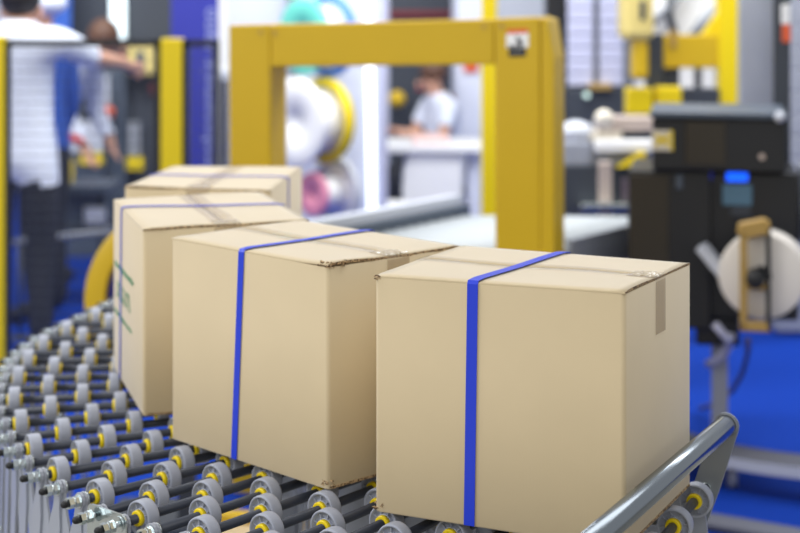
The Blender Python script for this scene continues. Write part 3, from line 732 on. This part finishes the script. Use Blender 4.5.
# tall blue banner with pale lettering running up it
bn = thing('blue_banner', 'tall dark blue banner with pale vertical lettering left of the arch', 'banner', (P(196, 0, 7.6).x, 7.6, 0))
post(MB(), 171, 219, 2.4, 7.6, .03).build('banner_cloth', 'blue', bn)
cu = bpy.data.curves.new('t', 'FONT'); cu.body = 'mphasemeie dano'; cu.size = .105; cu.extrude = .0008; cu.align_x = 'LEFT'
to = bpy.data.objects.new('t', cu); C.objects.link(to); bpy.context.view_layer.update()
tm = bpy.data.meshes.new_from_object(to.evaluated_get(bpy.context.evaluated_depsgraph_get())); bpy.data.objects.remove(to)
tp_ = P(216.5, 170, 7.598)
tm.transform(Matrix.Translation(tp_)@(Matrix.Rotation(PI/2, 4, 'X')@Matrix.Rotation(PI/2, 4, 'Z')))
tm.materials.clear(); tm.materials.append(M['txt']); to = bpy.data.objects.new('banner_lettering', tm); C.objects.link(to); attach(to, bn)
po = thing('white_pole', 'slim pole, white above and dark below, beside the arch', 'pole', (P(222, 0, 7).x, 7.02, 0))
post(MB(), 218.5, 227.5, 2.4, 7.0, .05, P(0, 70, 7).z).build('upper_pole', 'white', po); post(MB(), 221, 227.5, P(0, 80, 7).z, 7.0, .04).build('lower_pole', 'black', po); slab(MB(), 219, 228.5, 70, 80, 6.99, .07).build('collar', 'lgrey', po)

# ------------------------------------------------------------------ display wall behind the arch
YD = 8.0
dw = thing('display_wall', 'pale lavender display wall behind the arch opening', 'display wall', (P(308, 0, YD).x, YD+.1, 0))
post(MB(), 226, 387, 2.5, YD, .12).build('wall_panel', 'lav', dw); post(MB(), 377.5, 387.5, 2.5, YD-.03, .03).build('edge_trim', 'lilac', dw)
post(MB(), 287, 298, 2.5, YD-.05, .05, P(0, 132, YD).z).build('grey_strip', 'grey', dw)
ls = thing('strip_lamp', 'long bright white vertical LED strip seen through the arch', 'lamp', (P(369, 0, YD).x, YD-.03, P(0, 226, YD).z))
a, b_, c, d_ = P(363, -120, 7.96), P(370.5, -120, 7.96), P(376, 224, 7.96), P(368, 224, 7.96)
MB().prism([a, b_, c, d_], (0, .035, 0), bev=.003).build('light_tube', 'led', ls)
def spool(label, c, ax, r1, r2, m1, m2, mf, wdt):
    t = thing('film_reel', label, 'reel', c, 0, 'film reels on the display wall'); ax = Vector(ax).normalized(); c = Vector(c)
    MB().lathe(c+ax*wdt/2, ax, [(0, 0), (0, r1*.2), (.01, r1*.22), (.012, r1*.95), (.006, r1), (-.01, r1), (-.012, 0)], 40).build('front_flange', m1, t)
    rf = MB().lathe(c-ax*wdt/2, ax, [(.010, 0), (.010, r2*.86), (-.010, r2*.86), (-.010, 0)], 44).build('rear_flange', mf, t)
    MB().lathe(c-ax*wdt/2, ax, [(.012, r2*.80), (.020, r2*.83), (.020, r2*.97), (.010, r2), (-.016, r2), (-.018, r2*.8), (.012, r2*.80)], 44).build('rim', m2, rf)
    MB().lathe(c, ax, [(-wdt/2+.012, 0), (-wdt/2+.012, r1*.7), (wdt/2-.012, r1*.7), (wdt/2-.012, 0)], 32).build('core', 'white', t)
    MB().cyl(c-ax*wdt*.4, Vector((c.x-ax.x*wdt*.4, YD+.005, c.z)), .015).build('peg', 'grey', t)
    return t
axr = (-.72, -.69, .0)
spool('large reel with yellow rim and white flange behind the arch', P(310, 121, 7.66), axr, .21, .205, 'white', 'yel', 'cream', .17)
spool('white reel with pink flange below the yellow-rimmed reel', P(325, 193, 7.70), axr, .105, .168, 'pink', 'lgrey', 'white', .15)
spool('teal and blue reel showing above the arch beam', P(316, 36, 7.70), axr, .18, .20, 'teal', 'azure', 'white', .15)

# middle distance: counter, seated person, dark board
YC = 8.5
ct = thing('white_counter', 'white counter seen through the arch opening', 'counter', (P(438, 0, YC).x, YC+.2, 0))
zc = P(0, 146, YC).z
slab(MB(), 380, 484, 146, 153, YC-.03, .5, bev=.006).build('counter_top', 'white', ct)
x0, x1 = P(402, 0, YC).x, P(462, 0, YC).x
pts = [(x0+.03, YC, 0), (x1, YC, 0), (x1, YC, zc-.037), (x0+.05, YC, zc-.037), (x0+.012, YC, zc-.12), (x0, YC, zc-.25)]
MB().prism(pts, (0, .4, 0), bev=.01).build('counter_front', 'white', ct); post(MB(), 468, 480, zc-.037, YC+.03, .35).build('counter_end', 'lav', ct)
st = tag(MB().lathe((P(391, 0, 8.32).x, 8.32, 0), (0, 0, 1), [(0, 0), (0, .10), (.02, .13), (.3, .12), (.46, .11), (.50, .09), (.51, 0)], 28).build('white_stool', 'white'), 'round white stool in front of the counter', 'stool')
tag(MB().box((P(431, 0, YC).x, YC+.12, zc+.0205), (.2, .14, .04), bev=.012).build('pink_tray', 'pinkish'), 'pale pink tray on the white counter', 'tray')
sx = P(446, 0, 10.05).x; seatz = .375
seatst = tag(MB().cyl((sx, 10.05, seatz-.05), (sx, 10.05, seatz), .12, 24).cyl((sx, 10.05, 0), (sx, 10.05, seatz-.05), .03).cyl((sx, 10.05, 0), (sx, 10.05, .015), .14, 24).build('stool', 'grey'), 'grey stool behind the white counter under the seated person', 'stool')
sit = {'pelvis': ((0, 0, .56), (.14, .11)), 'waist': ((0, -.02, .72), (.115, .09)), 'chest': ((0, -.05, .93), (.145, .105)), 'neck': ((0, -.08, 1.06), .048), 'skull': ((0, -.115, 1.12), (.070, .078)), 'crown': ((0, -.12, 1.235), (.075, .083))}
for s_, q in (('l', 1), ('r', -1)):
    sit['sh'+s_] = ((q*.165, -.05, .98), .052); sit['el'+s_] = ((q*.215, -.14, .76), .040); sit['wr'+s_] = ((q*.15, -.36, .80), .028); sit['ha'+s_] = ((q*.12, -.43, .805), (.032, .02))
    sit['hip'+s_] = ((q*.09, -.03, .55), .088); sit['kn'+s_] = ((q*.1, -.40, .52), .06); sit['an'+s_] = ((q*.1, -.36, .10), .042); sit['toe'+s_] = ((q*.11, -.5, .04), .032)
person('seated person in white top with brown hair behind the counter', sx, 10.05, 1.55, -PI/2+.45, 'shirt', 'trousers', 'bhair', sit, hem=.5)
db = thing('dark_display_board', 'dark board with maroon edge behind the seated person', 'board', (P(420, 0, 10.6).x, 10.6, 0))
post(MB(), 389, 452, 2.4, 10.6, .06).build('board_panel', 'dark', db); post(MB(), 437, 456, P(0, 95, 10.55).z, 10.55, .04, .4).build('maroon_edge', 'maroon', db)
slab(MB(), 389, 452, 11, 17, 10.57, .03).build('maroon_band', 'maroon', db)
yb = MB(); o = P(397, 99, 10.45); yb.sphere(o, .055); yb.cyl(o, (o.x, 10.569, o.z), .012); tag(yb.build('yellow_ball', 'yarch'), 'round yellow ball on the dark board left of the seated person', 'ball')
pl = thing('white_pillar', 'pale pillar with a small red sign right of the seated person', 'pillar', (P(470, 0, 10.2).x, 10.3, 0))
post(MB(), 456, 488, 2.5, 10.2, .2).build('pillar_body', 'lav', pl); slab(MB(), 464, 478, 60, 72, 10.18, .02).build('red_sign', 'orange', pl)
tag(post(MB(), 482, 497, 2.3, 6.95, .08).build('steel_post', 'yel'), 'bright yellow steel post just behind the right arch leg', 'post')
tag(post(MB(), 499, 548, 2.4, 9.0, .1).build('wall_panel', 'lgrey'), 'light grey panel above the right corner of the arch', 'panel')
tag(post(MB(), 546, 568, 2.4, 8.3, .12).build('dark_column', 'black'), 'black column right of the arch', 'column')

# ------------------------------------------------------------------ white roller table behind the arch
rt = thing('roller_table', 'roller table with white rollers and grey side rail running behind the arch', 'conveyor', (.45, 5.8, 0))
zr = .74
r0, r1 = onz(338, 236, zr+.02), onz(502, 203, zr+.02)
dr = (r1-r0).normalized(); s0 = r0-dr*.10; LR = .92; WR = .80
MB().prism([s0+Vector((0, 0, .02)), s0+dr*LR+Vector((0, 0, .02)), s0+dr*LR-Vector((0, 0, .07)), s0-Vector((0, 0, .07))], Vector((-.03, 0, 0)), bev=.004).build('side_rail', 'slate', rt)
MB().prism([s0+Vector((-.031, 0, .055)), s0+dr*LR+Vector((-.031, 0, .055)), s0+dr*LR+Vector((-.031, 0, .005)), s0+Vector((-.031, 0, .005))], Vector((-.06, 0, 0)), bev=.003).build('guide_bar', 'lgrey', rt)
for i in range(13):
    p = s0+dr*(.03+i*.068)
    MB().cyl((p.x, p.y, zr-.02), (p.x+WR, p.y-.03, zr-.02), .025, 16).build('roller', 'roller', rt)
f0, f1 = s0, s0+dr*LR
MB().prism([f0+Vector((WR+.01, 0, .0)), f1+Vector((WR+.01, 0, 0)), f1+Vector((WR+.01, 0, -.11)), f0+Vector((WR+.01, 0, -.11))], Vector((.025, 0, 0))).build('side_rail', 'grey', rt)
for p in (f0+dr*.1, f1-dr*.06):
    for dx in (.0, WR): MB().box((p.x+dx+.012, p.y, .33), (.04, .04, .66)).build('leg', 'grey', rt)

# ------------------------------------------------------------------ right background
cb = thing('slatted_cabinet', 'tall cabinet with two white slatted doors on a dark plinth', 'cabinet', (P(595, 0, 8.2).x, 8.4, 0))
zp = P(0, 89, 8.2).z
post(MB(), 566, 634, zp, 8.17, .4).build('plinth', 'dark', cb); post(MB(), 566, 634, 2.4, 8.3, .3, zp+.002).build('carcass', 'grey', cb)
for u0, u1 in ((568.5, 594), (600.5, 624)):
    d0 = MB(); x0, x1 = P(u0, 0, 8.2).x, P(u1, 0, 8.2).x; z_ = zp+.012
    while z_ < 2.36:
        d0.box(((x0+x1)/2, 8.25, z_+.032), (x1-x0, .05, .061), bev=.006); z_ += .066
    d0.build('slatted_door', 'lilac', cb)
p = P(587, 95.5, 8.13); MB().lathe(p, (0, -1, 0), [(-.04, 0), (-.04, .012), (.0, .014), (.008, .008), (.01, 0)], 16).build('knob_highlight', 'lamp', cb)  # round highlight on the plinth, put in as a small glowing knob
slab(MB(), 590, 612, 84, 90, 8.14, .1).build('yellow_strip', 'brass', cb)

YG = 7.2
gt = thing('yellow_gantry', 'bright yellow gantry machine behind the black labelling machine', 'machine', (P(700, 0, YG).x, YG, 0))
post(MB(), 719, 738, 2.3, YG, .1).build('gantry_post', 'yel', gt)
slab(MB(), 663.5, 718.8, 35, 68, YG+.01, .09).build('cross_beam', 'yarch', gt)
MB().prism([P(718.8, 34.8, YG+.02), P(703, 34.8, YG+.02), P(718.8, 12, YG+.02)], (0, .06, 0)).build('gusset', 'yel', gt)
slab(MB(), 648, 663.3, 34, 112, YG, .12).build('motor_box', 'dark', gt)
slab(MB(), 622, 655, -30, 41, YG-.2, .18, bev=.035).build('arm_housing', 'pale', gt); slab(MB(), 640, 646, 0, 20, YG-.21, .03, bev=.008).build('slot', 'dark', gt)
slab(MB(), 633, 649, 40, 80, YG-.18, .12, bev=.02).build('arm_bar', 'yarch', gt)
slab(MB(), 628, 720, 89, 112, YG-.02, .14).build('lower_beam', 'dark', gt); post(MB(), 646, 660, P(0, 112, YG).z, YG+.02, .08).build('leg', 'dark', gt)
slab(MB(), 627, 653, 88, 115, YG-.12, .098, bev=.01).build('yellow_block', 'yel', gt); slab(MB(), 656, 682, 87, 106, YG-.1, .078, bev=.01).build('yellow_block', 'yel', gt)
slab(MB(), 670, 677, 30, 48, YG+.004, .02).build('cable_clip', 'brass', gt)
for k, (u0, u1) in enumerate(((664, 680), (695, 702))): slab(MB(), u0, u1, 66, 90, YG+.03, .03).build('strut', 'dark', gt)
for u_, c_ in ((596, 'lgrey'),): pass
gp = thing('white_guard', 'bright white guard panel with dark bent tubes behind the gantry', 'panel', (P(690, 0, 7.7).x, 7.75, 0))
post(MB(), 640, 722, 2.3, 7.7, .05).build('guard_panel', 'white', gp)
MB().tube([P(650, 26, 7.66), P(668, 8, 7.66), P(690, -18, 7.66)], .018).build('bent_tube', 'grey', gp); MB().tube([P(671, -6, 7.66), P(669, 16, 7.66), P(676, 38, 7.66)], .02).build('bent_tube', 'dark', gp); MB().tube([P(693, 38, 7.66), P(704, 22, 7.66), P(724, 2, 7.66)], .03).build('bent_tube', 'grey', gp)
tag(post(MB(), 740, 776, 2.3, 7.6, .06).build('frosted_panel', 'frost'), 'grey frosted guard panel right of the yellow gantry post', 'panel')
slt = MB(); z_ = .02
x0, x1 = P(776, 0, 7.4).x, P(930, 0, 7.4).x
while z_ < 2.3: slt.box(((x0+x1)/2, 7.43, z_+.05), (x1-x0, .05, .096), bev=.006); z_ += .1
tag(slt.build('slatted_wall', 'frost'), 'grey slatted wall at the far right edge behind the labelling machine', 'wall panel')

# label feed stand left of the black machine
YS = 6.6
fs = thing('label_feed_stand', 'cluttered metal feed stand between the arch and the black machine', 'machine', (P(606, 0, YS).x, YS+.1, 0))
post(MB(), 599.5, 612, P(0, 160, YS).z, YS-.1, .05).build('pole', 'tan', fs); post(MB(), 622, 628, P(0, 178, YS).z, YS-.05, .025).build('pole', 'hose', fs)
slab(MB(), 557, 650, 166, 211, YS, .2).build('side_plate', 'dark', fs)
slab(MB(), 598, 656, 117, 131, YS+.05, .12, bev=.01).build('arm', 'tan', fs); o = P(604, 119, YS+.02); MB().sphere(o, .04).build('knob', 'cream', fs)
slab(MB(), 596, 655, 141, 152, YS-.02, .1, bev=.006).build('guide_bar', 'white', fs); slab(MB(), 566, 622, 131, 141, YS+.06, .1, bev=.006).build('guide_bar', 'cream', fs)
MB().sphere(P(576, 133, YS+.1), .075, sc=(1, .8, .7)).build('motor_cover', 'lgrey', fs)
slab(MB(), 563, 592, 142, 166, YS+.03, .15, bev=.01).build('gear_box', 'frost', fs); slab(MB(), 596, 620, 120, 141, YS+.13, .1).build('bracket', 'lgrey', fs); slab(MB(), 622, 652, 131, 142, YS+.12, .1).build('bracket', 'slate', fs)
MB().prism([P(617, 168, YS-.04), P(644, 165, YS-.04), P(646, 152.5, YS-.04), P(640, 153, YS-.04)], (0, .05, 0)).build('yellow_guard', 'yel', fs)
slab(MB(), 575, 652, 152, 167, YS+.05, .1, bev=.006).build('tray', 'frost', fs)
o = P(606, 0, YS); MB().box((o.x, YS-.07, .72), (.24, .2, .03), bev=.008).build('clamp_plate', 'zinc', fs)
for u_, v_ in ((572, 248), (590, 238), (613, 232), (622, 244), (601, 228)):
    o = P(u_, v_, YS-.15); MB().cyl(o+Vector((-.04, 0, 0)), o+Vector((.05, -.02, .01)), .022, 14).build('clamp', 'zinc', fs)
MB().box((o.x, YS, .015), (.5, .4, .03), bev=.006).build('base_plate', 'dark', fs)

# black labelling machine
YB = 5.2
bk = thing('labelling_machine', 'black labelling machine with blue lights and screen on a stand at the right', 'machine', (P(710, 0, YB).x, YB+.25, 0))
slab(MB(), 653, 784, 119, 171, YB, .42, bev=.006).build('head', 'black', bk)
slab(MB(), 686, 726, 121, 166, YB-.006, .012).build('smoked_window', 'brown', bk)
slab(MB(), 651, 787, 113, 118.6, YB-.02, .46, bev=.004).build('top_plate', 'slate', bk)
slab(MB(), 627, 709, 172, 330, YB+.03, .4, bev=.006).build('cabinet', 'black', bk)
slab(MB(), 700.5, 792, 172, 318, YB+.07, .36, bev=.006).build('control_cabinet', 'black', bk)
slab(MB(), 629, 668, 176, 326, YB+.024, .012).build('side_door', 'brown', bk)
slab(MB(), 722.5, 743.5, 172.5, 181, YB+.06, .02, bev=.003).build('status_light', 'bled', bk); slab(MB(), 699, 709, 172.5, 180.5, YB+.05, .03, bev=.003).build('status_light', 'bdim', bk)
slab(MB(), 718.5, 747.5, 184, 205, YB+.062, .02).build('screen', 'screen', bk)
slab(MB(), 726, 746, 206, 216, YB+.064, .015).build('keypad', 'dark', bk)
slab(MB(), 675, 682, 175, 190, YB+.02, .02).build('door_handle', 'slate', bk)
wl = slab(MB(), 652.5, 673.5, 131, 151.5, YB-.003, .004, bev=0, m='cream')
for a_ in range(2): wl.box(P(663, 141, YB-.003), (.052, .004, .012), rot=Matrix.Rotation(.65 if a_ else -.65, 3, 'Y'), m='yel')
slab(wl, 671, 673.7, 131, 151.5, YB-.004, .004, bev=0, m='yel'); wl.build('warning_sticker', 'cream', bk)
o = P(761, 156, YB-.004); MB().cyl(o, o+Vector((0, .01, 0)), .01).build('button', 'tan', bk)
o = P(780, 116, YB-.03); MB().sphere(o, .018).build('knob', 'lgrey', bk)
# stand: leg, curved foot, casters
o = P(708, 0, 5.4); MB().box((o.x, 5.42, .34), (.055, .05, .50), bev=.004).build('leg', 'frost', bk); MB().box((o.x, 5.42, .56), (.09, .1, .14), bev=.01).build('leg_joint', 'black', bk)
o2 = P(640, 0, 5.4); MB().box((o2.x, 5.42, .32), (.055, .05, .46), bev=.004).build('leg', 'frost', bk)
for x_ in (o.x, o2.x): MB().box((x_, 5.42, .045), (.09, .12, .09), bev=.01).build('leveling_foot', 'black', bk)
cc = Vector((1.50, 5.69, 0)); rr2 = .76; t = bmesh.new(); rings = []
cbs = thing('curved_base', 'curved grey and white floor base on casters at the lower right', 'base', (1.3, 5.1, 0))
for k in range(41):
    an = math.radians(188+112*k/40); d_ = Vector((math.cos(an), math.sin(an), 0))
    rings.append([t.verts.new(cc+d_*rr2+Vector((0, 0, .075))), t.verts.new(cc+d_*rr2+Vector((0, 0, .11))), t.verts.new(cc+d_*(rr2-.12)+Vector((0, 0, .118))), t.verts.new(cc+d_*(rr2-.12)+Vector((0, 0, .075)))])
for A, B in zip(rings, rings[1:]):
    for k in range(4): f = t.faces.new([A[k], A[(k+1) % 4], B[(k+1) % 4], B[k]]); f.material_index = 1 if k == 1 else 0
t.faces.new(rings[0]); t.faces.new(rings[-1]); bmesh.ops.recalc_face_normals(t, faces=t.faces)
ft = MB(); ft._mi('lgrey'); ft._mi('strip'); ft.merge(t); ft.build('base_ring', 'lgrey', cbs)
for an in (195, 231, 290):
    p = cc+Vector((math.cos(math.radians(an)), math.sin(math.radians(an)), 0))*(rr2-.05)
    MB().cyl(p+Vector((-.012, 0, .036)), p+Vector((.012, 0, .036)), .036, 20).build('caster', 'grey', cbs)
slab(MB(), 787, 835, 166, 214, YB+.2, .2).build('side_box', 'frost', bk); slab(MB(), 787, 835, 214.5, 240, YB+.18, .22).build('side_box', 'strip', bk)
slab(MB(), 747.5, 764, -300, 236, YB+.44, .07).build('mast', 'dark', bk); slab(MB(), 755.5, 764.5, 4, 24, YB+.43, .009).build('white_label', 'white', bk); slab(MB(), 756.5, 765, 24.2, 42, YB+.43, .009).build('orange_label', 'orange', bk)
slab(MB(), 690, 733, 318.5, 346, YB+.1, .25, bev=.01).build('lower_box', 'black', bk); slab(MB(), 690, 699, 305, 321, YB+.06, .01).build('blue_highlight', 'skyblue', bk)  # small blue slab: a blue highlight put in as colour
# bracket and roll
YR = 4.98
DU = 11
def brk(u0, u1, v0, v1, m, nm='roll_bracket', Y=YR, d=.03): slab(MB(), u0+DU, u1+DU, v0, v1, Y, d, bev=.004).build(nm, m, bk)
brk(742, 749.5, 232, 330, 'brass'); brk(767.5, 772, 226, 330, 'black')
MB().prism([P(739+DU, 232, YR), P(741+DU, 224, YR), P(766+DU, 218, YR), P(772+DU, 222, YR), P(772+DU, 236, YR), P(764+DU, 234, YR), P(745+DU, 240, YR)], (0, .05, 0), bev=.004).build('bracket_cap', 'brass', bk)
brk(742, 772, 321, 331, 'brass', 'bracket_foot'); brk(749.6, 767.4, 282, 289, 'brass', 'cross_bar')
o = P(757+DU, 278, YR); MB().lathe(o+Vector((0, -.02, 0)), (0, 1, 0), [(0, 0), (0, .022), (.006, .028), (.06, .028), (.06, .015), (.36, .015), (.36, 0)], 24).build('spindle', 'black', bk)
cr = P(760+DU, 275, YR+.045)
roll = thing('label_roll', 'large white paper label roll held in a brass bracket', 'roll', (cr.x, cr.y, cr.z))
axr = Vector((.16, 1, 0)).normalized()
MB().lathe(cr, axr, [(0, .032), (0, .128), (.003, .133), (.11, .133), (.113, .128), (.113, .032), (0, .032)], 56).build('paper_roll', 'paper', roll)
MB().prism([P(691+DU, 251, YR+.12), P(699+DU, 247, YR+.12), P(746+DU, 303, YR+.12), P(738+DU, 308, YR+.12)], (0.01, .1, 0)).build('paper_web', 'lgrey', roll)
pv = Vector((bk.location.x, bk.location.y, 0)); RZ = Matrix.Rotation(-.19, 3, 'Z')
bk.rotation_euler.z = -.19; bk.location.x += .048; pv2 = Vector((.048, 0, 0)); q_ = RZ@(roll.location-pv)+pv; roll.location = q_+pv2; roll.rotation_euler.z = -.19
tag(MB().tube([P(748, 333, 5.2)+Vector((0, .0, -.02)), P(748, 352, 5.35), P(743, 372, 5.5), P(733, 390, 5.65), P(716, 404, 5.8), P(700, 409, 6.0)], .008).build('hose', 'hose'), 'thin brown hose hanging from the labelling machine to the carpet', 'hose')
tag(MB().tube([P(718, 346, 5.15)+Vector((0, .05, .06)), P(728, 340, 5.2), P(731, 336, 5.2), P(726, 352, 5.25), P(716, 361, 5.3), P(708, 364, 5.35)], .014).build('cable_loop', 'lilac'), 'pale cable loop under the labelling machine', 'cable')
tag(MB().box((1.27, 4.55, .014), (1.0, .10, .026), rz=-.54, bev=.01).build('floor_strip', 'strip'), 'dark grey cable cover strip on the carpet at the bottom right', 'cable cover')

# ------------------------------------------------------------------ lights and camera
def area(name, loc, size, sy, e, rot=(0, 0, 0), col=(1, 1, 1)):
    l = bpy.data.lights.new(name, 'AREA'); l.shape = 'RECTANGLE'; l.size = size; l.size_y = sy; l.energy = e; l.color = col
    o = bpy.data.objects.new(name, l); C.objects.link(o); o.location = loc; o.rotation_euler = rot; return o
area('offscreen_light', (.3, 3.2, 4.6), 4.5, 1.4, 62, (0, 0, 0))
area('offscreen_light', (-1.4, -2.2, 3.6), 4.5, 1.6, 92, (math.radians(52), 0, math.radians(-16)))  # unseen fill added behind the camera to brighten the carton fronts
area('offscreen_light', (0, 6.4, 4.6), 8, 1.6, 590, (math.radians(30), 0, 0), (.96, .98, 1))  # unseen light added and tilted to brighten background fronts
area('offscreen_light', (-5.0, 2.2, 3.4), 1.6, 3.5, 160, (0, math.radians(-62), 0))  # unseen fill added at the left for the left-facing carton sides
w = bpy.data.worlds.new('World'); bpy.context.scene.world = w; w.use_nodes = True
bg = w.node_tree.nodes['Background']; bg.inputs[0].default_value = (.97, .98, 1, 1); bg.inputs[1].default_value = .56
cam = bpy.data.cameras.new('Camera'); co = bpy.data.objects.new('Camera', cam); C.objects.link(co)
co.location = (0, 0, EYE); co.rotation_euler = (PI/2, 0, 0)
cam.sensor_width = 36; cam.lens = 36*F/800; cam.shift_y = -(266.5-CYP)/800
cam.dof.use_dof = True; cam.dof.focus_distance = 2.4; cam.dof.aperture_fstop = 3.1; cam.clip_end = 100
sc = bpy.context.scene; sc.camera = co
sc.view_settings.view_transform = 'Standard'; sc.view_settings.look = 'None'; sc.view_settings.gamma = 1; sc.view_settings.exposure = -.18
sc.view_settings.use_curve_mapping = False
